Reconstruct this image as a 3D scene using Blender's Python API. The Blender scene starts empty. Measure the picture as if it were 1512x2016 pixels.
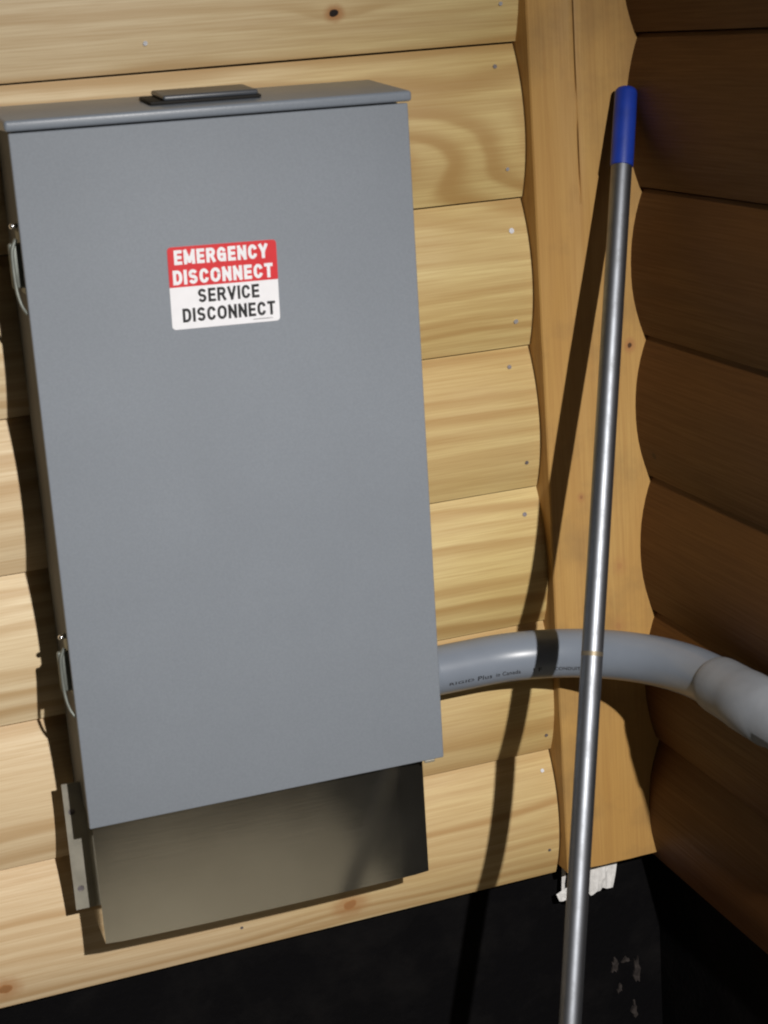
import bpy, bmesh, math, random
from mathutils import Vector, Matrix, noise

random.seed(7)
SC = bpy.context.scene
COL = SC.collection

# ------------------------------------------------------------------ camera
cd = bpy.data.cameras.new("camera")
cam = bpy.data.objects.new("camera", cd)
COL.objects.link(cam)
R = ((0.93912, -0.33576, -0.07295), (-0.15942, -0.23773, -0.95816), (0.30437, 0.91146, -0.27678))
M = Matrix(((R[0][0], -R[1][0], -R[2][0]), (R[0][1], -R[1][1], -R[2][1]), (R[0][2], -R[1][2], -R[2][2]))).to_4x4()
M.translation = Vector((-0.83758, -1.89268, 0.03912))
cam.matrix_world = M
cd.sensor_fit = 'VERTICAL'
cd.sensor_height = 24.0
cd.lens = 24.0 * 3374.12 / 2016.0
cd.clip_start = 0.05
cd.clip_end = 400
cd.dof.use_dof = True
cd.dof.focus_distance = 2.55
cd.dof.aperture_fstop = 7.5
SC.camera = cam

# ------------------------------------------------------------------ night sky, lamp, exposure
LAMP_POS = (-0.27, -2.78, 0.75)
LAMP_POWER = 410.0
world = bpy.data.worlds.new("World")
SC.world = world
world.use_nodes = True
nt = world.node_tree
nt.nodes.clear()
sky = nt.nodes.new('ShaderNodeTexSky')
sky.sky_type = 'NISHITA'
sky.sun_disc = False
sky.sun_elevation = math.radians(-4)
sky.sun_rotation = math.radians(200)
bg = nt.nodes.new('ShaderNodeBackground')
bg.inputs['Strength'].default_value = 0.03
wo = nt.nodes.new('ShaderNodeOutputWorld')
nt.links.new(sky.outputs[0], bg.inputs[0])
nt.links.new(bg.outputs[0], wo.inputs[0])

ld = bpy.data.lights.new("work_light", 'SPOT')          # the lamp that lights the night scene, behind the camera
ld.energy = LAMP_POWER
ld.shadow_soft_size = 0.022
ld.color = (1.0, 0.965, 0.92)
lo = bpy.data.objects.new("work_light", ld)
lo.location = LAMP_POS
ld.spot_size = math.radians(69)
ld.spot_blend = 1.0
lo.rotation_euler = (Vector((-.57, 0, -1.42)) - Vector(LAMP_POS)).to_track_quat('-Z', 'Y').to_euler()
COL.objects.link(lo)

vs = SC.view_settings
vs.view_transform = 'Standard'
vs.look = 'None'
vs.exposure = 0.0
vs.gamma = 1.0
vs.use_curve_mapping = False
SC.render.filter_size = 2.0
SC.cycles.filter_width = 2.0

# ------------------------------------------------------------------ helpers
def tag(o, label=None, cat=None, group=None, kind=None):
    if label: o['label'] = label
    if cat: o['category'] = cat
    if group: o['group'] = group
    if kind: o['kind'] = kind
    return o

def obj(name, bm, mat, parent=None, smooth=False, loc=None):
    me = bpy.data.meshes.new(name)
    bmesh.ops.recalc_face_normals(bm, faces=bm.faces)
    bm.to_mesh(me)
    bm.free()
    if mat: me.materials.append(mat)
    if smooth:
        for p in me.polygons: p.use_smooth = True
    o = bpy.data.objects.new(name, me)
    COL.objects.link(o)
    if parent: o.parent = parent
    if loc: o.location = loc
    return o

def empty(name, loc=(0, 0, 0), rot=(0, 0, 0)):
    o = bpy.data.objects.new(name, None)
    o.empty_display_size = 0.05
    o.location = loc
    o.rotation_euler = rot
    COL.objects.link(o)
    return o

def box(bm, x0, x1, y0, y1, z0, z1, bev=0.0, seg=2):
    r = bmesh.ops.create_cube(bm, size=1.0)
    vv = r['verts']
    for v in vv:
        v.co = Vector((x0 + (v.co.x + .5) * (x1 - x0), y0 + (v.co.y + .5) * (y1 - y0), z0 + (v.co.z + .5) * (z1 - z0)))
    if bev > 0:
        ed = list({e for v in vv for e in v.link_edges})
        bmesh.ops.bevel(bm, geom=ed, offset=bev, segments=seg, affect='EDGES', profile=0.5)
    return bm

def boxbm(*a, **k):
    return box(bmesh.new(), *a, **k)

def frame(d):
    d = d.normalized()
    u = d.cross(Vector((0, 0, 1)))
    if u.length < 1e-4: u = Vector((1, 0, 0))
    u.normalize()
    return u, u.cross(d).normalized()

def tube(bm, pts, rad, n=24, cap=True, lip=None):
    """sweep a circle along pts; rad is a number or list"""
    pts = [Vector(p) for p in pts]
    rings = []
    for i, p in enumerate(pts):
        a = pts[max(i - 1, 0)]
        b = pts[min(i + 1, len(pts) - 1)]
        u, w = frame(b - a)
        r = rad[i] if isinstance(rad, (list, tuple)) else rad
        rings.append([bm.verts.new(p + u * (r * math.cos(2 * math.pi * k / n)) + w * (r * math.sin(2 * math.pi * k / n))) for k in range(n)])
    for i in range(len(rings) - 1):
        for k in range(n):
            bm.faces.new((rings[i][k], rings[i][(k + 1) % n], rings[i + 1][(k + 1) % n], rings[i + 1][k]))
    if cap:
        bm.faces.new(rings[0]); bm.faces.new(rings[-1])
    return bm

def smooth_by_angle(o, ang=40):
    me = o.data
    for p in me.polygons: p.use_smooth = True
    bm = bmesh.new(); bm.from_mesh(me)
    for e in bm.edges:
        if len(e.link_faces) == 2 and e.calc_face_angle(0) > math.radians(ang): e.smooth = False
    bm.to_mesh(me); bm.free()

# ------------------------------------------------------------------ materials
class NT:
    def __init__(self, name):
        self.m = bpy.data.materials.new(name)
        self.m.use_nodes = True
        self.t = self.m.node_tree
        self.t.nodes.clear()
        self.out = self.t.nodes.new('ShaderNodeOutputMaterial')
        self.b = self.t.nodes.new('ShaderNodeBsdfPrincipled')
        self.t.links.new(self.b.outputs[0], self.out.inputs[0])
    def set(self, sock, v):
        if isinstance(v, bpy.types.NodeSocket): self.t.links.new(v, sock)
        elif isinstance(v, (tuple, list)) and len(v) == 3 and sock.type == 'RGBA': sock.default_value = (*v, 1)
        else: sock.default_value = v
    def math(self, op, a, b=None, c=None, clamp=False):
        n = self.t.nodes.new('ShaderNodeMath'); n.operation = op; n.use_clamp = clamp
        for i, v in enumerate((a, b, c)):
            if v is not None: self.set(n.inputs[i], v)
        return n.outputs[0]
    def noise(self, vec, scale, detail=3, rough=.5, out=0, dist=0):
        n = self.t.nodes.new('ShaderNodeTexNoise')
        self.set(n.inputs['Vector'], vec); self.set(n.inputs['Scale'], scale)
        n.inputs['Detail'].default_value = detail; n.inputs['Roughness'].default_value = rough
        n.inputs['Distortion'].default_value = dist
        return n.outputs[out]
    def xyz(self, vec):
        n = self.t.nodes.new('ShaderNodeSeparateXYZ'); self.set(n.inputs[0], vec); return n.outputs
    def comb(self, x, y, z):
        n = self.t.nodes.new('ShaderNodeCombineXYZ')
        for i, v in enumerate((x, y, z)): self.set(n.inputs[i], v)
        return n.outputs[0]
    def mix(self, f, a, b, mode='MIX'):
        n = self.t.nodes.new('ShaderNodeMix'); n.data_type = 'RGBA'; n.blend_type = mode
        self.set(n.inputs[0], f); self.set(n.inputs[6], a); self.set(n.inputs[7], b)
        return n.outputs[2]
    def ramp(self, f, stops, interp='LINEAR'):
        n = self.t.nodes.new('ShaderNodeValToRGB'); self.set(n.inputs[0], f)
        cr = n.color_ramp; cr.interpolation = interp
        while len(cr.elements) > 1: cr.elements.remove(cr.elements[-1])
        cr.elements[0].position = stops[0][0]; cr.elements[0].color = (*stops[0][1], 1)
        for p, c in stops[1:]:
            e = cr.elements.new(p); e.color = (*c, 1)
        return n.outputs[0]
    def maprange(self, v, a, b, c=0., d=1., smooth=False):
        n = self.t.nodes.new('ShaderNodeMapRange')
        if smooth: n.interpolation_type = 'SMOOTHSTEP'
        for i, q in enumerate((v, a, b, c, d)): self.set(n.inputs[i], q)
        return n.outputs[0]
    def bump(self, h, strength=.3, dist=.001):
        n = self.t.nodes.new('ShaderNodeBump')
        self.set(n.inputs['Height'], h); n.inputs['Strength'].default_value = strength; n.inputs['Distance'].default_value = dist
        self.t.links.new(n.outputs[0], self.b.inputs['Normal'])
    def geo(self):
        return self.t.nodes.new('ShaderNodeNewGeometry').outputs['Position']
    def objc(self):
        return self.t.nodes.new('ShaderNodeTexCoord').outputs['Object']
    def attr(self, name):
        n = self.t.nodes.new('ShaderNodeAttribute'); n.attribute_type = 'OBJECT'; n.attribute_name = name
        return n

def plain(name, col, rough=.5, metal=0., spec=.5, var=.06, scale=60, bump=.0):
    t = NT(name)
    n = t.noise(t.objc(), scale, 4)
    c = t.mix(t.maprange(n, .3, .7), tuple(x * (1 - var) for x in col), tuple(min(1, x * (1 + var)) for x in col))
    t.set(t.b.inputs['Base Color'], c)
    t.b.inputs['Roughness'].default_value = rough
    t.b.inputs['Metallic'].default_value = metal
    t.b.inputs['Specular IOR Level'].default_value = spec
    if bump: t.bump(t.noise(t.objc(), scale * 6, 3), bump, .0008)
    return t.m

def wood(name, along, across, depth, light, dark, knots=(), ring_freq=95., dirt=0.0, contrast=1.0, ring_c=0.12, red=(.42, .20, .075), pale=None):
    """sawn softwood: growth rings of a log cut flat, swerving round knots.
    along/across/depth = axis indices; knots = (along, across, radius, swirl, darkness)"""
    t = NT(name)
    P = t.geo()
    s = t.xyz(P)
    A, C, D = s[along], s[across], s[depth]
    seed = t.attr('grain_seed').outputs['Fac']
    lowc = t.attr('ring_centre').outputs['Fac']
    # big slow wander of the rings along the board
    sv = t.comb(t.math('ADD', t.math('MULTIPLY', A, 1.3), t.math('MULTIPLY', seed, 13.7)), t.math('MULTIPLY', C, 5.), t.math('MULTIPLY', seed, 3.1))
    w1 = t.math('SUBTRACT', t.noise(sv, 1.6, 2, .45), .5)
    sv2 = t.comb(t.math('ADD', t.math('MULTIPLY', A, 4.), t.math('MULTIPLY', seed, 5.3)), t.math('MULTIPLY', C, 16.), seed)
    w2 = t.math('SUBTRACT', t.noise(sv2, 1.5, 3, .5), .5)
    cc = t.math('SUBTRACT', C, lowc)
    dd = t.math('ADD', D, ring_c)
    r = t.math('SQRT', t.math('ADD', t.math('MULTIPLY', cc, cc), t.math('MULTIPLY', dd, dd)))
    r = t.math('ADD', r, t.math('MULTIPLY', w1, .058))
    r = t.math('ADD', r, t.math('MULTIPLY', w2, .006))
    core = None
    for (ka, kc, kr, sw, dk) in knots:
        da = t.math('SUBTRACT', A, ka); dc = t.math('SUBTRACT', C, kc)
        q = t.math('ADD', t.math('MULTIPLY', da, t.math('MULTIPLY', da, .12)), t.math('MULTIPLY', dc, dc))
        g = t.math('EXPONENT', t.math('MULTIPLY', q, -1. / (kr * kr * 9)))
        r = t.math('ADD', r, t.math('MULTIPLY', g, sw))
        dist = t.math('SQRT', t.math('ADD', t.math('MULTIPLY', da, da), t.math('MULTIPLY', dc, t.math('MULTIPLY', dc, 1.5))))
        dist = t.math('ADD', dist, t.math('MULTIPLY', t.math('SUBTRACT', t.noise(P, 110., 2), .5), kr * .9))
        k = t.math('MULTIPLY', t.maprange(dist, kr * 1.15, kr * .55, 0, 1, True), dk)
        halo = t.math('MULTIPLY', t.maprange(dist, kr * 3., kr * .9, 0, .38, True), min(1., dk * 1.2))
        k = t.math('MAXIMUM', k, halo)
        core = k if core is None else t.math('MAXIMUM', core, k)
    ph = t.math('MULTIPLY', r, t.math('MULTIPLY', t.attr('ring_scale').outputs['Fac'], ring_freq))
    fr = t.math('FRACT', ph)
    # earlywood to latewood: slow rise, quick fall
    late = t.math('MULTIPLY', t.maprange(fr, .10, .66, 0, 1, True), t.maprange(fr, .74, 1.0, 1, 0, True))
    # rings differ in strength
    rid = t.math('FLOOR', ph)
    wn = t.t.nodes.new('ShaderNodeTexWhiteNoise'); wn.noise_dimensions = '2D'
    t.t.links.new(t.comb(rid, seed, 0.), wn.inputs['Vector'])
    late = t.math('MULTIPLY', late, t.maprange(wn.outputs[0], 0, 1, .05, 1.))
    # fine fibres
    fv = t.comb(t.math('MULTIPLY', A, 9.), t.math('MULTIPLY', C, 420.), t.math('MULTIPLY', D, 300.))
    fib = t.noise(fv, 1., 3, .6)
    fv2 = t.comb(t.math('MULTIPLY', A, 3.), t.math('MULTIPLY', C, 60.), t.math('ADD', t.math('MULTIPLY', D, 30.), seed))
    band = t.noise(fv2, 1., 3, .5)
    patch = t.noise(t.comb(t.math('MULTIPLY', A, 2.2), t.math('MULTIPLY', C, 6.), seed), 1.4, 3, .5)
    base = t.mix(t.maprange(patch, .3, .7), light, tuple(light[i] * (.93, .86, .74)[i] for i in range(3)))
    base = t.mix(t.math('MULTIPLY', t.maprange(band, .42, .72), .35 * contrast), base, dark)
    if pale:                                            # boards mixed paler towards the left end of the wall
        pn = t.math('ADD', A, t.math('MULTIPLY', t.math('SUBTRACT', t.noise(P, 2.5, 3), .5), .5))
        pf = t.maprange(pn, -.02, -.50, .05, .95)
        base = t.mix(pf, base, pale)
        dark = t.mix(pf, dark, (.50, .33, .16))
    col = t.mix(t.math('MULTIPLY', late, .62 * contrast), base, dark)
    col = t.mix(t.maprange(fib, .38, .68, 0, .42), col, dark)
    tint = t.attr('tone').outputs['Fac']
    col = t.mix(t.math('MULTIPLY', tint, .55), col, t.mix(.5, col, red))
    if core is not None:
        kc1 = t.mix(t.maprange(core, .0, .45), col, red)
        col = t.mix(t.maprange(core, .5, 1.), kc1, (.012, .006, .004))
    if dirt:
        dn = t.noise(P, 9., 5, .6)
        col = t.mix(t.maprange(dn, .48, .75, 0, dirt), col, (.10, .07, .045))
    t.set(t.b.inputs['Base Color'], col)
    t.set(t.b.inputs['Roughness'], t.maprange(fib, .3, .7, .50, .66))
    t.b.inputs['Specular IOR Level'].default_value = .35
    h = t.math('ADD', t.math('MULTIPLY', fib, .5), t.math('MULTIPLY', late, .5))
    t.bump(h, .35, .0006)
    return t.m

KN_A = [(-.226, .047, .0055, -.016, 1.6), (-.185, -.120, .018, .075, .42), (-.1965, -.128, .003, 0., 1.3), (-.2965, -1.036, .011, .010, .55),
        (-.7312, -1.037, .010, .010, .6), (-.3, -.985, .006, .006, .35), (-.86, .03, .008, .01, .5)]
pine_a = wood("pine_front", 0, 2, 1, (.69, .56, .255), (.40, .235, .075), KN_A, pale=(.78, .64, .42), ring_freq=48., contrast=1.3, ring_c=.10)
pine_b = wood("pine_side_shaded", 1, 2, 0, (.115, .045, .007), (.06, .021, .003), [(-.075, -.50, .007, .008, .8)],  # shade of the side wall is put into its wood colour
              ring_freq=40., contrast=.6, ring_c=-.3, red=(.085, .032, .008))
pine_post = wood("post_timber", 2, 0, 1, (.55, .345, .118), (.37, .19, .055),
                 [(-.3665, .1123, .0045, .004, .9), (-.5479, .039, .003, .002, .6), (-.645, .088, .006, .004, .3), (-.725, .083, .007, .004, .3)],
                 ring_freq=46., dirt=.40, contrast=.9, ring_c=.2)

# painted steel with a fine orange-peel
def paint(name, col, rough=.42, spec=.5):
    t = NT(name)
    P = t.objc()
    n1 = t.noise(P, 7., 4, .5); n2 = t.noise(P, 420., 3, .7)
    c = t.mix(t.maprange(n1, .3, .7), tuple(x * .965 for x in col), tuple(x * 1.03 for x in col))
    c = t.mix(t.maprange(n2, .35, .65, 0, .30), c, tuple(x * .72 for x in col))
    smudge = t.noise(P, 28., 5, .65)
    c = t.mix(t.maprange(smudge, .62, .80, 0, .05), c, (.30, .30, .29))
    t.set(t.b.inputs['Base Color'], c)
    t.set(t.b.inputs['Roughness'], t.maprange(smudge, .35, .7, rough - .01, rough + .03))
    t.b.inputs['Specular IOR Level'].default_value = spec
    t.bump(n2, .3, .0004)
    return t.m
grey_paint = paint("grey_enamel", (.236, .262, .300), .60, .3)
cap_paint = paint("grey_enamel_cap", (.215, .245, .29), .36, .5)
grey_body = paint("grey_enamel_body_shaded", (.085, .088, .094), .6, .3)  # same enamel as the door, darkened to hold the shade on the box side
hub_paint = plain("hub_cap_grey", (.065, .072, .085), .36, 0, .6)
rubber = plain("black_gasket", (.012, .011, .010), .7, 0, .3)

def bare_steel():
    t = NT("bare_sheet_steel")
    P = t.objc(); s = t.xyz(P)
    n1 = t.noise(P, 10., 4, .55)
    br = t.noise(t.comb(t.math('MULTIPLY', s[0], 14.), s[1], t.math('MULTIPLY', s[2], 420.)), 1., 3, .5)
    c = t.mix(t.maprange(n1, .3, .7), (.76, .72, .62), (.88, .84, .73))
    t.set(t.b.inputs['Base Color'], c)
    t.b.inputs['Metallic'].default_value = .985
    t.set(t.b.inputs['Roughness'], t.maprange(n1, .3, .75, .09, .17))
    t.bump(t.math('ADD', t.math('MULTIPLY', br, .02), t.noise(P, 5., 2, .4)), .6, .0022)
    return t.m
steel = bare_steel()
zinc = plain("zinc_plated", (.20, .215, .195), .5, .5, .5, .10, 90)
chrome = plain("bright_pin", (.8, .8, .82), .22, 1.)
flange_m = plain("flange_metal", (.36, .34, .285), .5, .4, .5, .12, 60)

# aluminium tube, faint draw marks
def alu():
    t = NT("aluminium_tube")
    P = t.objc()
    n1 = t.noise(t.comb(t.xyz(P)[0], t.xyz(P)[1], t.math('MULTIPLY', t.xyz(P)[2], .5)), 60., 6, .7)
    c = t.mix(t.maprange(n1, .45, .62), (.27, .285, .315), (.22, .23, .25))
    t.set(t.b.inputs['Base Color'], c)
    t.b.inputs['Metallic'].default_value = 1.
    t.set(t.b.inputs['Roughness'], t.maprange(n1, .3, .7, .45, .52))
    return t.m
alum = alu()
blue = plain("blue_plastic", (.012, .045, .36), .42, 0, .5, .12, 40, .15)
pvc = plain("grey_pvc", (.205, .235, .285), .33, 0, .5, .05, 18, .04)
pvc_dull = plain("grey_pvc_coupling", (.225, .24, .265), .5, 0, .35, .10, 24, .10)
ink = plain("black_ink", (.02, .02, .022), .6, 0, .3)
red_ink = plain("red_print", (.66, .020, .028), .45, 0, .5, .04)
white_ink = plain("white_print", (.88, .88, .92), .38, 0, .5, .03)
nail_m = plain("bright_nail", (.75, .76, .80), .32, .6, .8, .05, 300)
nail_dull = plain("dull_nail", (.20, .18, .19), .5, .4, .5, .2, 300)

def foundation_mat():
    t = NT("black_coated_masonry")
    P = t.geo()
    n1 = t.noise(P, 14., 6, .65); n2 = t.noise(P, 120., 4, .6)
    c = t.mix(t.maprange(n1, .45, .75), (.0028, .0026, .0032), (.007, .0064, .0066))
    sp = t.maprange(t.noise(P, 45., 6, .75), .70, .78, 0, .25)
    c = t.mix(sp, c, (.05, .045, .04))
    t.set(t.b.inputs['Base Color'], c)
    t.b.inputs['Roughness'].default_value = .75
    t.b.inputs['Specular IOR Level'].default_value = .08
    t.bump(t.math('ADD', n1, t.math('MULTIPLY', n2, .4)), .6, .004)
    return t.m
fmat = foundation_mat()

def ground_mat():
    t = NT("bare_earth")
    P = t.geo()
    n1 = t.noise(P, 1.3, 6, .6); n2 = t.noise(P, 22., 6, .7)
    c = t.mix(t.maprange(n1, .35, .65), (.27, .25, .20), (.36, .335, .275))
    c = t.mix(t.maprange(n2, .45, .7, 0, .5), c, (.13, .11, .085))
    t.set(t.b.inputs['Base Color'], c)
    t.b.inputs['Roughness'].default_value = .95
    t.bump(n2, .8, .02)
    return t.m
gmat = ground_mat()
cement = plain("cement_smear", (.034, .028, .026), .9, 0, .2, .5, 120, .6)
wrapm = plain("white_house_wrap", (.72, .71, .70), .6, 0, .3, .12, 150, .4)

# ------------------------------------------------------------------ ground
H = .178            # height one log board covers
NROW = 6
ZB = -NROW * H      # bottom of the siding
GZ = -1.62
bm = bmesh.new()
bmesh.ops.create_grid(bm, x_segments=60, y_segments=60, size=60)
for v in bm.verts:
    d = math.hypot(v.co.x, v.co.y)
    v.co.z = GZ + (.02 * noise.noise(v.co * .8) if d > 2.5 else 0)
tag(obj("ground", bm, gmat, smooth=True), kind='structure')

# foundation (front run and the run along the side wall)
fw = obj("foundation_wall", boxbm(-6, .34, .022, .22, GZ - .3, ZB + .03), fmat)
tag(fw, "black coated foundation wall under the pale log siding", "wall")
bm = bmesh.new()
def patch(bm, cx, cz, pts, y, th):
    f = [bm.verts.new((cx + a, y - th - .0015 * random.random(), cz + b)) for a, b in pts]
    g = [bm.verts.new((cx + a * 1.12, y + .002, cz + b * 1.12)) for a, b in pts]
    bm.faces.new(f)
    for i in range(len(f)):
        j = (i + 1) % len(f)
        bm.faces.new((f[i], f[j], g[j], g[i]))
def blob(rx, rz, n=14, j=.55):
    return [(rx * (1 + random.uniform(-j, j)) * math.cos(2 * math.pi * k / n), rz * (1 + random.uniform(-j, j)) * math.sin(2 * math.pi * k / n)) for k in range(n)]
for cx, cz, rx, rz in ((.088, -1.248, .0055, .013), (.121, -1.262, .005, .018), (.116, -1.327, .004, .012), (.106, -1.243, .006, .004), (.094, -1.285, .003, .006)):
    bm = bmesh.new(); patch(bm, cx, cz, blob(rx, rz), .022, .002)
    obj("cement_smear", bm, cement, fw)
fb = obj("foundation_wall", boxbm(.160, .34, -2.6, .0205, GZ - .3, ZB + .03), fmat)
tag(fb, "black coated foundation wall under the dark side wall, right of the pole", "wall")

# ------------------------------------------------------------------ log siding
def log_board(length_axis, a0, a1, bulge, mat, parent, zt, seed, rc, tone, nseg=8, end_j=0.0, h=H, rs=1.0):
    """one D-shaped log board: flat back, rounded face, small lips; returns object.  zt = z of its top edge"""
    prof = []
    n = 12
    gap = .0011
    for i in range(n + 1):
        s = i / n
        z = -gap - s * (h - 2 * gap)
        # rounder shoulder at the top, small step at the bottom lip
        b = bulge * (1 - abs(2 * s - 1.0) ** 2.1) + .0055 * s
        prof.append((b, z))
    prof = [(-.014, -gap)] + [(-.002, -gap)] + prof + [(-.002, -h + gap)] + [(-.014, -h + gap)]
    bm = bmesh.new()
    rings = []
    for k in range(nseg + 1):
        a = a0 + (a1 - a0) * k / nseg
        if k == nseg: a += end_j
        ring = []
        for d, z in prof:
            wob = .0011 * noise.noise(Vector((a * 3.1 + seed * 7, z * 6, seed)))
            zw = .0004 * noise.noise(Vector((a * 5 + seed, seed * 3, 1.7)))
            if length_axis == 0: co = (a, -(d + wob), zt + z + zw)
            else: co = (XB - (d + wob), a, zt + z + zw)
            ring.append(bm.verts.new(co))
        rings.append(ring)
    m = len(prof)
    for k in range(nseg):
        for i in range(m - 1):
            bm.faces.new((rings[k][i], rings[k][i + 1], rings[k + 1][i + 1], rings[k + 1][i]))
        bm.faces.new((rings[k][m - 1], rings[k][0], rings[k + 1][0], rings[k + 1][m - 1]))
    bm.faces.new(rings[0]); bm.faces.new(rings[-1])
    o = obj("log_board", bm, mat, parent)
    o['grain_seed'] = float(seed); o['ring_centre'] = float(rc); o['tone'] = float(tone); o['ring_scale'] = float(rs)
    smooth_by_angle(o, 35)
    return o

XB = .137
WBE = -1.25         # the side wall is cut off here at an added, unseen post
wallA = empty("log_wall", (-.9, .0, ZB))
tag(wallA, "pale pine log siding wall behind the grey electrical box", "wall")
wallA_inv = Matrix.Translation((.9, 0, -ZB))
def under(parent, o):
    o.matrix_parent_inverse = Matrix.Translation(parent.location).inverted()
    return o
ROWS = {}
spec = {  # row: seed, ring centre offset from the board top, tone
    -5: (2.2, -.05, .3, 1), -4: (5.1, .1, .5, 1), -3: (3.3, -.2, .3, 1), -2: (9.1, -.02, .3, 1), -1: (1.35, .16, .15, 1.0),
    0: (4.2, -.10, .2, 1.0), 1: (7.7, .24, .3, 1.15), 2: (2.9, -.40, .40, .8), 3: (11.3, -.46, .1, .85), 4: (6.4, -.06, .5, .7), 5: (8.6, .34, .75, 1.25)}
for k, (sd, rc, tone, rs) in spec.items():
    o = log_board(0, -2.6, -.0045, .0205, pine_a, wallA, -k * H, sd, -k * H + rc, tone, end_j=random.uniform(-.0012, .0012), rs=rs)
    under(wallA, o); ROWS[k] = o
back = obj("sheathing", boxbm(-2.6, .13, .0145, .0205, ZB + .002, 5 * H), plain("osb_sheathing", (.16, .10, .05), .9), wallA)
under(wallA, back)

def face_y(z, bulge=.0205):
    s = (-z / H) % 1.0
    return -(bulge * (1 - abs(2 * s - 1) ** 2.1) + .0055 * s)

def nail(x, z, bright=True, r=.0028):
    k = math.floor(-z / H)
    y = face_y(z)
    bm = bmesh.new()
    dz = .002
    sl = math.atan2(face_y(z + dz) - face_y(z - dz), 2 * dz)
    bmesh.ops.create_cone(bm, cap_ends=True, segments=12, radius1=r * .85, radius2=r, depth=.0014)
    bmesh.ops.transform(bm, matrix=Matrix.Translation((x, y - .0006, z)) @ Matrix.Rotation(math.radians(90) + (-sl) + random.uniform(-.1, .1), 4, 'X'), verts=bm.verts)
    o = obj("nail", bm, nail_m if bright else nail_dull, ROWS[k])
    return o
for x, z, b, r in ((-.0255, -.2144, 1, .0033), (-.027, -.3222, 1, .0030), (-.0355, -.3781, 0, .0026), (-.0226, -.498, 0, .0024), (-.0269, -.565, 0, .0028),
                   (-.0137, -.8641, 0, .0022), (-.0201, -.9144, 1, .0026), (-.0338, -.025, 0, .0024), (-.0278, -.1419, 1, .0022), (-.0266, .0441, 1, .0024),
                   (-.0192, -1.0246, 0, .0020), (-.4396, .0308, 1, .0026), (-.4385, -1.030, 0, .002)):
    nail(x, z, b, r)
for o in list(bpy.data.objects):
    if o.name.startswith("nail"): o.matrix_parent_inverse = Matrix.Identity(4)

wallB = empty("log_wall", (XB, -1.6, ZB))
tag(wallB, "shadowed brown log siding side wall to the right of the corner post", "wall")
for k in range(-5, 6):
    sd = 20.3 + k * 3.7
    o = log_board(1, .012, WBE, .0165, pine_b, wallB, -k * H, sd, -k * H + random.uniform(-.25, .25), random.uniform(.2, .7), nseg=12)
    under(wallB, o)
bk = obj("sheathing", boxbm(XB + .0145, XB + .0205, WBE, .012, ZB + .002, 5 * H), bpy.data.materials["osb_sheathing"], wallB)
under(wallB, bk)

# ------------------------------------------------------------------ corner post with its drying crack
def post():
    bm = bmesh.new()
    x0, x1, yf = -.0038, .150, -.0405
    zt, zb = .62, -1.0535
    xs = [x0, x0 + .0015, .008, .018, .028, .038, .046, .0505, .0530, .0537, .0545, .0552, .0575, .064, .075, .09, .105, .12, .135, x1]
    nz = 120
    grid = []
    for j in range(nz + 1):
        z = zt + (zb - zt) * j / nz
        row = []
        cx = .0012 * noise.noise(Vector((0, 0, z * 9)))            # the crack wanders
        c = 0
        if z > -.19: c = max(0, min(1, (z + .19) / .06))
        if -.095 < z < -.060: c *= .15
        for i, x in enumerate(xs):
            y = yf + .0012 * noise.noise(Vector((x * 22, 0, z * 5))) + .0007 * noise.noise(Vector((x * 60, 3, z * 25)))
            if x < .052: y += .0018 * math.sin(math.pi * max(0, x - x0) / .056)     # slightly dished left of the crack
            if i == 0: y += .0022
            if i in (9, 10): y += .006 * c
            if i in (8, 11): y += .0005 * c
            row.append(bm.verts.new((x + (cx if 7 <= i <= 12 else 0) + (.0006 * noise.noise(Vector((1, 2, z * 14))) if i < 2 else 0), y, z)))
        grid.append(row)
    for j in range(nz):
        for i in range(len(xs) - 1):
            bm.faces.new((grid[j][i], grid[j][i + 1], grid[j + 1][i + 1], grid[j + 1][i]))
    # sides, back, ends
    bl = [bm.verts.new((x0, .012, zt + (zb - zt) * j / nz)) for j in range(nz + 1)]
    br = [bm.verts.new((x1, .012, zt + (zb - zt) * j / nz)) for j in range(nz + 1)]
    for j in range(nz):
        bm.faces.new((bl[j], grid[j][0], grid[j + 1][0], bl[j + 1]))
        bm.faces.new((grid[j][-1], br[j], br[j + 1], grid[j + 1][-1]))
        bm.faces.new((br[j], bl[j], bl[j + 1], br[j + 1]))
    bm.faces.new([bl[0]] + [br[0]] + list(reversed(grid[0])))
    bm.faces.new([br[-1], bl[-1]] + grid[-1])
    o = obj("corner_post", bm, pine_post)
    o['ring_scale'] = 1.0; o['grain_seed'] = 3.4; o['ring_centre'] = .06; o['tone'] = .35
    smooth_by_angle(o, 30)
    return o
po = post()
tag(po, "orange brown square corner post where the two log walls meet", "post")

bm = boxbm(.085, .34, -1.40, -1.2515, -1.0535, 5 * .178, .004)  # unseen post, put in to block the lamp, then set back
added_post = obj("corner_post", bm, pine_post)
added_post['ring_scale'] = 1.0; added_post['grain_seed'] = 6.1; added_post['ring_centre'] = .1; added_post['tone'] = .4
tag(added_post, "added unseen timber post at the near end of the dark side wall", "post")

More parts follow.
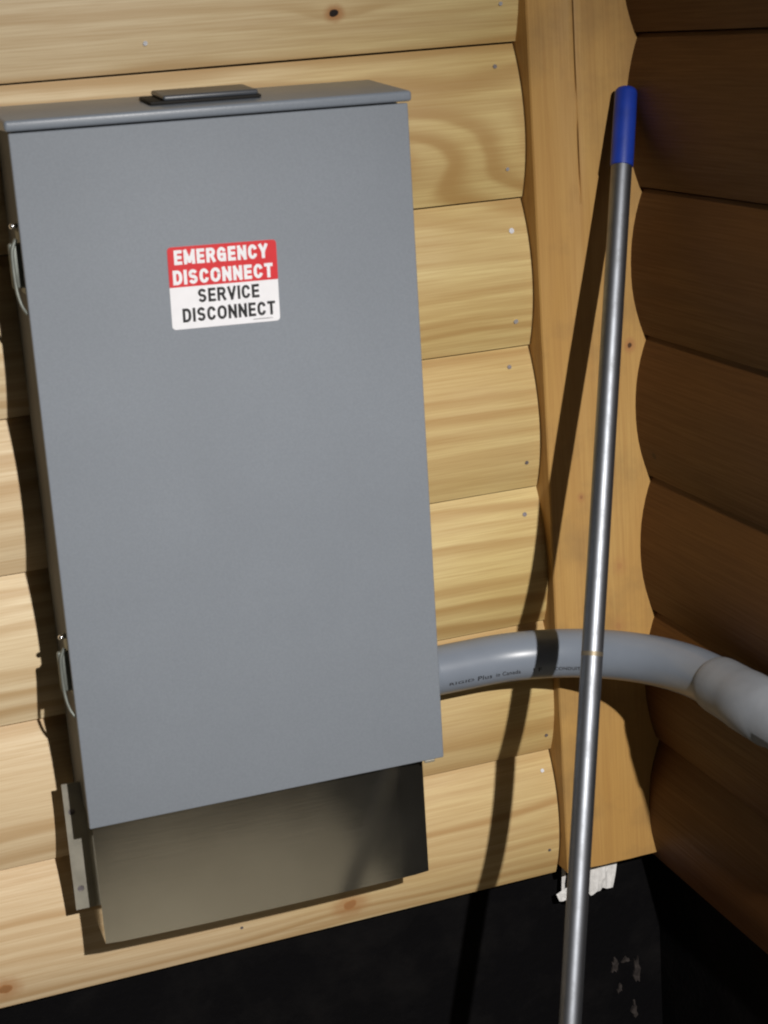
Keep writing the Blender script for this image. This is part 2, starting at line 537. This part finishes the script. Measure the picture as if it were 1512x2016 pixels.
# torn white house wrap sticking out under the post
bm = bmesh.new()
def sheet(bm, top, bot, y, n=12, jag=.004, th=.0012):
    """ragged strip between two polylines"""
    T = []; B = []
    for i in range(n + 1):
        s = i / n
        def lerp(pl):
            q = s * (len(pl) - 1); a = min(int(q), len(pl) - 2); f = q - a
            return pl[a][0] * (1 - f) + pl[a + 1][0] * f, pl[a][1] * (1 - f) + pl[a + 1][1] * f
        tx, tz = lerp(top); bx, bz = lerp(bot)
        bz += random.uniform(-jag, jag); bx += random.uniform(-jag, jag) * .4
        T.append((tx, tz)); B.append((bx, bz))
    cols = []
    for i in range(n + 1):
        col = []
        for q in range(5):
            f = q / 4
            x = T[i][0] * (1 - f) + B[i][0] * f; z = T[i][1] * (1 - f) + B[i][1] * f
            yy = y - .006 * f * (1 + noise.noise(Vector((x * 60, z * 60, 1)))) + .002 * noise.noise(Vector((x * 150, z * 150, 5)))
            col.append((bm.verts.new((x, yy, z)), bm.verts.new((x, yy + th, z))))
        cols.append(col)
    for i in range(n):
        for q in range(4):
            a, b, c, d = cols[i][q], cols[i + 1][q], cols[i + 1][q + 1], cols[i][q + 1]
            bm.faces.new((a[0], b[0], c[0], d[0])); bm.faces.new((d[1], c[1], b[1], a[1]))
            if q == 3: bm.faces.new((d[0], c[0], c[1], d[1]))
        if i == 0:
            for q in range(4): bm.faces.new((cols[0][q][0], cols[0][q + 1][0], cols[0][q + 1][1], cols[0][q][1]))
        if i == n - 1:
            for q in range(4): bm.faces.new((cols[n][q][0], cols[n][q][1], cols[n][q + 1][1], cols[n][q + 1][0]))
sheet(bm, [(.026, -1.050), (.096, -1.050)], [(.028, -1.114), (.050, -1.115), (.079, -1.1125)], .004)
sheet(bm, [(.010, -1.050), (.016, -1.050)], [(.0035, -1.104), (.0095, -1.108)], .006, n=4, jag=.002)
sheet(bm, [(-.004, -1.104), (.012, -1.098)], [(-.003, -1.109), (.017, -1.119)], .000, n=6, jag=.002)
tag(obj("house_wrap_scrap", bm, wrapm), "torn white scrap of house wrap poking out under the corner post", "scrap")

# ------------------------------------------------------------------ electrical box
TH = .0135
ebox = empty("electrical_box", (-.4097, 0, -.4211), (0, TH, 0))
tag(ebox, "grey steel electrical disconnect box with a red and white sticker on its door", "electrical box")
def P(name, bm, mat, parent=ebox, sm=False):
    o = obj(name, bm, mat, parent)
    if sm: smooth_by_angle(o, 35)
    return o
# body: open-fronted can behind the door
bm = bmesh.new()
box(bm, -.2045, .2010, -.1435, -.0245, -.3735, .3755, .0012)
P("body", bm, grey_body, sm=True)
# lower bare-metal section, a cover with turned edges, very slightly crowned
bm = bmesh.new()
nx, nz = 22, 12
xs0, xs1, z0, z1 = -.2030, .1905, -.5285, -.3740
g = []
for j in range(nz + 1):
    row = []
    for i in range(nx + 1):
        s = i / nx; t = j / nz
        x = xs0 + (xs1 - xs0) * s; z = z0 + (z1 - z0) * t
        c = 4 * s * (1 - s)
        y = -.1302 - .0045 * c * (.9 + .1 * t)
        if i in (0, nx): y += .0018
        row.append(bm.verts.new((x, y, z)))
    g.append(row)
for j in range(nz):
    for i in range(nx): bm.faces.new((g[j][i], g[j][i + 1], g[j + 1][i + 1], g[j + 1][i]))
bl = [bm.verts.new((xs0, -.0245, z0 + (z1 - z0) * j / nz)) for j in range(nz + 1)]
br = [bm.verts.new((xs1, -.0245, z0 + (z1 - z0) * j / nz)) for j in range(nz + 1)]
for j in range(nz):
    bm.faces.new((bl[j], g[j][0], g[j + 1][0], bl[j + 1])); bm.faces.new((g[j][-1], br[j], br[j + 1], g[j + 1][-1]))
    bm.faces.new((br[j], bl[j], bl[j + 1], br[j + 1]))
bm.faces.new([bl[0], br[0]] + list(reversed(g[0]))); bm.faces.new([br[-1], bl[-1]] + g[-1])
P("lower_cover", bm, steel, sm=True)
# side flange with two screw holes
fl = bmesh.new()
def plate_holes(bm, x0, x1, z0, z1, y, th, holes, r):
    """flat strip with round holes, as slices"""
    def quadring(cx, cz, xa, xb, za, zb):
        n = 16; inner = []; outer = []
        for k in range(n):
            a = 2 * math.pi * k / n + math.pi / 4
            dx, dz = math.cos(a), math.sin(a)
            inner.append((cx + r * dx, cz + r * dz))
            m = max(abs(dx), abs(dz)); ux, uz = dx / m, dz / m
            outer.append((cx + ux * ((xb - cx) if ux > 0 else (cx - xa)), cz + uz * ((zb - cz) if uz > 0 else (cz - za))))
        for side in (0, 1):
            yy = y - side * th
            I = [bm.verts.new((a, yy, b)) for a, b in inner]; O = [bm.verts.new((a, yy, b)) for a, b in outer]
            for k in range(n):
                j = (k + 1) % n; bm.faces.new((I[k], I[j], O[j], O[k]))
            if side == 0: I0 = I
        for k in range(n):
            j = (k + 1) % n; bm.faces.new((I0[k], I0[j], I[j], I[k]))
    zs = sorted(holes, key=lambda h: -h[1]); top = z1
    for hx, hz in zs:
        s = .011
        box(bm, x0, x1, y - th, y, hz + s, top)
        quadring(hx, hz, x0, x1, hz - s, hz + s)
        top = hz - s
    box(bm, x0, x1, y - th, y, z0, top)
plate_holes(fl, -.2250, -.2025, -.508, -.350, -.072, .0018, [(-.2170, -.385), (-.2170, -.482)], .0040)
# return lip against the body and outer lip
P("side_flange", fl, flange_m)
for hz in (-.385, -.482):
    bm = bmesh.new()
    bmesh.ops.create_cone(bm, cap_ends=True, segments=14, radius1=.0054, radius2=.0050, depth=.0016)
    bmesh.ops.transform(bm, matrix=Matrix.Translation((-.2168, -.0710, hz)) @ Matrix.Rotation(math.pi / 2, 4, 'X'), verts=bm.verts)
    P("screw", bm, nail_dull)
# door: pan with rolled edges, a hair of unevenness
bm = bmesh.new()
box(bm, -.209, .2095, -.1518, -.1445, -.3745, .3745, .0016, 3)
door = P("door", bm, grey_paint, sm=True)
bm = bmesh.new(); box(bm, -.2066, -.2050, -.1450, -.128, -.373, .373); P("door_return", bm, grey_paint)
bm = bmesh.new(); box(bm, .2050, .2070, -.1450, -.128, -.373, .373); P("door_return", bm, grey_paint)
# small spot-welded tab under the right corner of the door
bm = bmesh.new(); box(bm, .186, .199, -.150, -.146, -.3785, -.3746, .0012); P("door_tab", bm, flange_m)
# top cap: front lip, sloping top
bm = bmesh.new()
def hexa(bm, pts, bev=0, seg=2):
    v = [bm.verts.new(p) for p in pts]
    fs = ((0, 1, 2, 3), (7, 6, 5, 4), (0, 4, 5, 1), (1, 5, 6, 2), (2, 6, 7, 3), (3, 7, 4, 0))
    for f in fs: bm.faces.new([v[i] for i in f])
    if bev: bmesh.ops.bevel(bm, geom=list(bm.edges), offset=bev, segments=seg, affect='EDGES', profile=.5)
zl, zf, zr = .3762, .3870, .3975
hexa(bm, [(-.2125, -.1555, zl), (.2130, -.1555, zl), (.2130, -.0240, zl), (-.2125, -.0240, zl),
          (-.2125, -.1555, zf), (.2130, -.1555, zf), (.2130, -.0240, zr), (-.2125, -.0240, zr)], .0032, 4)
P("top_cap", bm, cap_paint, sm=True)
# closed meter/conduit hub plate on the cap
sl = math.atan2(zr - zf, .1315)
bm = bmesh.new(); box(bm, -.060, .058, -.030, .026, 0, .0040, .0015)
gk = P("hub_gasket", bm, rubber, sm=True)
gk.location = (.001, -.092, .3922); gk.rotation_euler = (sl, 0, 0)
bm = bmesh.new(); box(bm, -.047, .054, -.033, .026, .0040, .0095, .0026, 4)
hp = P("hub_plate", bm, hub_paint, sm=True)
hp.location = (.001, -.092, .3922); hp.rotation_euler = (sl, 0, 0)

# draw latches on the left side
def latch(zc, glint):
    bm = bmesh.new()
    box(bm, -.2190, -.2044, -.1290, -.1230, zc - .026, zc + .020, .0022, 3)      # hasp plate standing off the side
    box(bm, -.2062, -.2044, -.1215, -.095, zc - .034, zc + .030, .0008, 2)       # its foot, screwed to the side
    la = obj("latch", bm, zinc, ebox)
    smooth_by_angle(la, 35)
    bm = bmesh.new()
    pts = [(-.2105, -.1300, zc + .024), (-.2130, -.1300, zc + .020), (-.2160, -.1310, zc + .012), (-.2168, -.132, zc - .004), (-.2166, -.134, zc - .022),
           (-.2155, -.137, zc - .034), (-.2130, -.140, zc - .044), (-.2090, -.1435, zc - .051)]
    P0 = [Vector(p) for p in pts]; fine = []
    for i in range(len(P0) - 1):
        a = P0[max(i - 1, 0)]; b = P0[i]; c = P0[i + 1]; d = P0[min(i + 2, len(P0) - 1)]
        for q in range(4):
            t = q / 4
            fine.append(.5 * ((2 * b) + (c - a) * t + (2 * a - 5 * b + 4 * c - d) * t * t + (3 * b - a - 3 * c + d) * t ** 3))
    fine.append(P0[-1])
    tube(bm, fine, [.0022 - .0006 * i / len(fine) for i in range(len(fine))], 12)
    o = obj("hook", bm, zinc, la, smooth=True)
    bm = bmesh.new()
    bmesh.ops.create_uvsphere(bm, u_segments=16, v_segments=10, radius=.0036)
    bmesh.ops.transform(bm, matrix=Matrix.Translation((-.2125, -.130, zc + .037)) @ Matrix.Diagonal((1, .8, .8, 1)), verts=bm.verts)
    s = obj("pin", bm, chrome, la, smooth=True)
    bm = tube(bmesh.new(), [(-.2045, -.126, zc + .037), (-.2125, -.130, zc + .037)], .0026, 10)
    obj("pin_shank", bm, zinc, la, smooth=True)
latch(-.193, True)
latch(.246, False)

# sticker and its print
SM = Matrix.Translation((-.0054, -.1518, .205)) @ Matrix.Rotation(.022, 4, 'Y')
def rounded(bm, x0, x1, z0, z1, y, r, corners):
    """flat outline with chosen rounded corners (tl,tr,br,bl), extruded"""
    pts = []
    for (cx, cz, a0, on) in ((x1 - r, z1 - r, 0, corners[1]), (x0 + r, z1 - r, 90, corners[0]), (x0 + r, z0 + r, 180, corners[3]), (x1 - r, z0 + r, 270, corners[2])):
        if on:
            for k in range(5):
                a = math.radians(a0 + 90 * k / 4); pts.append((cx + r * math.cos(a), cz + r * math.sin(a)))
        else:
            sx = 1 if a0 in (0, 270) else -1; sz = 1 if a0 in (0, 90) else -1
            pts.append((cx + sx * r, cz + sz * r))
    f = [bm.verts.new((a, y, b)) for a, b in pts]; g = [bm.verts.new((a, y + .0004, b)) for a, b in pts]
    bm.faces.new(f); n = len(f)
    for i in range(n): bm.faces.new((f[i], g[i], g[(i + 1) % n], f[(i + 1) % n]))
W2, H2 = .0582, .0427
bm = bmesh.new(); rounded(bm, -W2, W2, -H2, H2, -.0006, .004, (1, 1, 1, 1))
stk = obj("warning_sticker", bm, white_ink, ebox); stk.matrix_local = SM
bm = bmesh.new(); rounded(bm, -W2, W2, .0012, H2, -.0010, .004, (1, 1, 0, 0))
rp = obj("red_panel", bm, red_ink, stk)

def text_mesh(body, size, offset=0.0, spacing=1.0):
    cu = bpy.data.curves.new("t", 'FONT')
    cu.body = body; cu.size = size; cu.offset = offset; cu.space_character = spacing
    cu.align_x = 'CENTER'; cu.align_y = 'CENTER'; cu.resolution_u = 4
    to = bpy.data.objects.new("t", cu); COL.objects.link(to)
    bpy.context.view_layer.update()
    me = bpy.data.meshes.new_from_object(to.evaluated_get(bpy.context.evaluated_depsgraph_get()))
    bpy.data.objects.remove(to); bpy.data.curves.remove(cu)
    return me

def arcp(cx, cz, rx, rz, a0, a1, n=9):
    return [(cx + rx * math.cos(math.radians(a0 + (a1 - a0) * k / n)), cz + rz * math.sin(math.radians(a0 + (a1 - a0) * k / n))) for k in range(n + 1)]
# heavy grotesque capitals as centre lines in a 1 x 1 box
GL = {
    'E': [[(0, 0), (0, 1)], [(0, 1), (1, 1)], [(0, .5), (.9, .5)], [(0, 0), (1, 0)]],
    'M': [[(0, 0), (0, 1)], [(0, 1), (.5, .12)], [(.5, .12), (1, 1)], [(1, 1), (1, 0)]],
    'R': [[(0, 0), (0, 1)], [(0, 1), (.62, 1)] + arcp(.62, .75, .34, .25, 80, -80) + [(.62, .5), (0, .5)], [(.55, .5), (1, 0)]],
    'G': [arcp(.5, .62, .5, .38, 20, 180) + arcp(.5, .38, .5, .38, 180, 350), [(.98, .30), (.98, .48), (.55, .48)], [(.98, .48), (.98, 0)]],
    'N': [[(0, 0), (0, 1)], [(0, 1), (1, 0)], [(1, 0), (1, 1)]],
    'C': [arcp(.5, .62, .5, .38, 15, 180) + arcp(.5, .38, .5, .38, 180, 345)],
    'Y': [[(0, 1), (.5, .45)], [(1, 1), (.5, .45)], [(.5, .45), (.5, 0)]],
    'D': [[(0, 0), (0, 1)], [(0, 1), (.45, 1)] + arcp(.45, .6, .53, .4, 80, 0) + arcp(.45, .4, .53, .4, 0, -80) + [(.45, 0), (0, 0)]],
    'I': [[(.5, 0), (.5, 1)]],
    'S': [arcp(.5, .75, .46, .25, 20, 180, 7) + arcp(.5, .75, .46, .25, 180, 262, 4) + arcp(.5, .25, .46, .25, 82, 0, 4) + arcp(.5, .25, .46, .25, 0, -160, 7)],
    'O': [arcp(.5, .62, .5, .38, 0, 180) + arcp(.5, .38, .5, .38, 180, 360) + [(1, .63)]],
    'T': [[(0, 1), (1, 1)], [(.5, 1), (.5, 0)]],
    'V': [[(0, 1), (.5, 0)], [(.5, 0), (1, 1)]],
}
def print_text(body, cx, cz, width, height, mat, y, wgt=.21):
    wid = {'I': .26, 'M': 1.12, 'O': 1.0, 'E': .80, 'T': .86}
    sp = .17
    tot = sum(wid.get(c, .92) for c in body) + sp * (len(body) - 1)
    ux = width / tot
    t = wgt * height                                   # stroke weight
    x = cx - width / 2; q = 0
    bm = bmesh.new()
    for c in body:
        w = wid.get(c, .92) * ux
        X0, X1 = x + t / 2, x + w - t / 2
        if X1 < X0: X0 = X1 = x + w / 2
        Z0, Z1 = cz - height / 2 + t / 2, cz + height / 2 - t / 2
        for pl in GL[c]:
            P_ = [Vector((X0 + (X1 - X0) * a, Z0 + (Z1 - Z0) * b)) for a, b in pl]
            q += 1
            yy = y - .000004 * (q % 9)
            L, Rr = [], []
            for i, p in enumerate(P_):
                a = P_[max(i - 1, 0)]; b = P_[min(i + 1, len(P_) - 1)]
                d = (b - a).normalized(); nrm = Vector((-d.y, d.x))
                ext = Vector((0, 0))
                if i == 0: ext = -d * t * .5
                if i == len(P_) - 1: ext = d * t * .5
                if len(pl) > 5: ext = ext * .2
                L.append(bm.verts.new((p.x + ext.x + nrm.x * t / 2, yy, p.y + ext.y + nrm.y * t / 2)))
                Rr.append(bm.verts.new((p.x + ext.x - nrm.x * t / 2, yy, p.y + ext.y - nrm.y * t / 2)))
            for i in range(len(P_) - 1): bm.faces.new((L[i], L[i + 1], Rr[i + 1], Rr[i]))
        x += w + sp * ux
    return obj("lettering", bm, mat, stk)
print_text("EMERGENCY", -.0015, .0318, .100, .0150, white_ink, -.00115, .23)
print_text("DISCONNECT", -.0005, .0112, .107, .0150, white_ink, -.00115, .23)
print_text("SERVICE", .004, -.0092, .066, .0142, ink, -.00075, .20)
print_text("DISCONNECT", .0035, -.0285, .100, .0145, ink, -.00075, .20)
bm = bmesh.new(); box(bm, .029, .050, -.00095, -.0006, -.0392, -.0387); obj("fine_print", bm, ink, stk)

# ------------------------------------------------------------------ conduit elbow
CZ, CY, CR, CX, CRAD = -.7245, -.0675, .206, .0870, .0298
RISE = .004
def path(s):
    """point on the centre line at arc length s from the box side"""
    x0 = -.2215; L1 = (CX - CR) - x0
    if s < L1: return Vector((x0 + s, CY, CZ)), Vector((1, 0, 0))
    a = (s - L1) / CR
    if a < math.pi / 2:
        return Vector((CX - CR + CR * math.sin(a), CY - CR + CR * math.cos(a), CZ + RISE * (1 - math.cos(a)))), Vector((math.cos(a), -math.sin(a), 0))
    q = s - L1 - CR * math.pi / 2
    return Vector((CX, CY - CR - q, CZ + RISE + .03 * q)), Vector((0, -1, 0))
LTOT = ((CX - CR) + .2215) + CR * math.pi / 2
cond = empty("conduit", (-.22, CY, CZ))
tag(cond, "grey plastic conduit elbow curving out of the box side towards the side wall", "conduit")
inv = Matrix.Translation(cond.location).inverted()
def cobj(name, bm, mat, parent=cond):
    o = obj(name, bm, mat, parent, smooth=True)
    if parent is cond: o.matrix_parent_inverse = inv
    return o
n = 48
bm = tube(bmesh.new(), [path(LTOT * i / n - .0)[0] for i in range(n + 1)] + [path(LTOT + .06)[0]], CRAD, 40)
elb = cobj("elbow", bm, pvc)
smooth_by_angle(elb, 50)
# bell of the fitting at the box and locknut
pts = [path(s)[0] for s in (-.010, 0.0, .004, .038, .0395, .0400)]
bm = tube(bmesh.new(), pts, [.0308, .0308, .0308, .0307, .0305, .0299], 40); c = cobj("box_adapter", bm, pvc); smooth_by_angle(c, 40)
# coupling: socket end, softly belled
s0 = LTOT + .004
prof = [(s0, .0300), (s0 + .0006, .0318), (s0 + .003, .0326), (s0 + .012, .0334), (s0 + .03, .0336), (s0 + .052, .0340), (s0 + .056, .0344), (s0 + .066, .0352), (s0 + .12, .0352), (s0 + .124, .0330), (s0 + .40, .0326), (s0 + .4004, .0303)]
bm = tube(bmesh.new(), [path(s)[0] for s, r in prof], [r for s, r in prof], 40); c = cobj("coupling", bm, pvc_dull); smooth_by_angle(c, 40)
bm = tube(bmesh.new(), [path(LTOT + .06)[0], path(LTOT + 1.6)[0]], CRAD, 32); c = cobj("straight_pipe", bm, pvc_dull); smooth_by_angle(c, 50)

def pipe_text(body, s_start, length, height, ang):
    me = text_mesh(body, 1.0, .012, 1.08)
    bmm = bmesh.new(); bmm.from_mesh(me); 
    xs = [v.co.x for v in bmm.verts]; ys = [v.co.y for v in bmm.verts]
    x0, x1, y0, y1 = min(xs), max(xs), min(ys), max(ys)
    for v in bmm.verts:
        s = s_start + (v.co.x - x0) / (x1 - x0) * length
        h = ((v.co.y - y0) / (y1 - y0) - .5) * height
        p, d = path(s)
        out = Vector((d.y, -d.x, 0))          # horizontal, on the viewer's side of the elbow
        a = ang + h / CRAD
        rr = CRAD + .00025
        v.co = p + out * (rr * math.cos(a)) + Vector((0, 0, 1)) * (rr * math.sin(a))
    bmesh.ops.remove_doubles(bmm, verts=bmm.verts, dist=1e-6)
    bmm.to_mesh(me); bmm.free(); bpy.data.meshes.remove
    me.materials.clear(); me.materials.append(ink)
    o = bpy.data.objects.new("lettering", me); COL.objects.link(o); o.parent = elb
    return o
pipe_text("RIGID", .050, .032, .0040, -.30)
pipe_text("Plus", .087, .019, .0062, -.30)
pipe_text("in Canada", .112, .036, .0058, -.30)
pipe_text("I F", .166, .012, .0058, -.30)
pipe_text("CONDUIT", .196, .036, .0050, -.30)
pipe_text("200", .240, .020, .0060, -.30)

# ------------------------------------------------------------------ extension pole leaning in the corner
PA = Vector((.1076, -.0605, -.0698)); PB = Vector((-.1782, -.4144, -1.0106))
pd = (PB - PA).normalized()
PT = PA - pd * .010
foot = PA + pd * ((PA.z - GZ - .008) / -pd.z)
pole = empty("extension_pole", foot)
tag(pole, "slim bright metal pole with a blue end cap leaning into the corner", "pole")
pinv = Matrix.Translation(foot).inverted()
def pobj(name, bm, mat):
    o = obj(name, bm, mat, pole); o.matrix_parent_inverse = pinv; smooth_by_angle(o, 40); return o
bm = tube(bmesh.new(), [PT + pd * .02, foot], .0121, 40); tb = pobj("tube", bm, alum)
bm = bmesh.new()
sts = [(0, .0085), (.001, .0105), (.003, .0122), (.006, .0130), (.030, .0133), (.0925, .0134), (.0940, .0132), (.0947, .0123)]
tube(bm, [PT + pd * s for s, r in sts], [r for s, r in sts], 40); pobj("end_cap", bm, blue)
# a faint joint ring low on the tube
q = PA + pd * .645
bm = tube(bmesh.new(), [foot - pd * .004, foot - pd * .05], .0133, 24); pobj("foot_cap", bm, rubber)
bm = tube(bmesh.new(), [q, q + pd * .005], .01222, 40); pobj("joint_ring", bm, plain("tape_residue", (.24, .20, .14), .5, .7))

SC.render.engine = 'CYCLES'
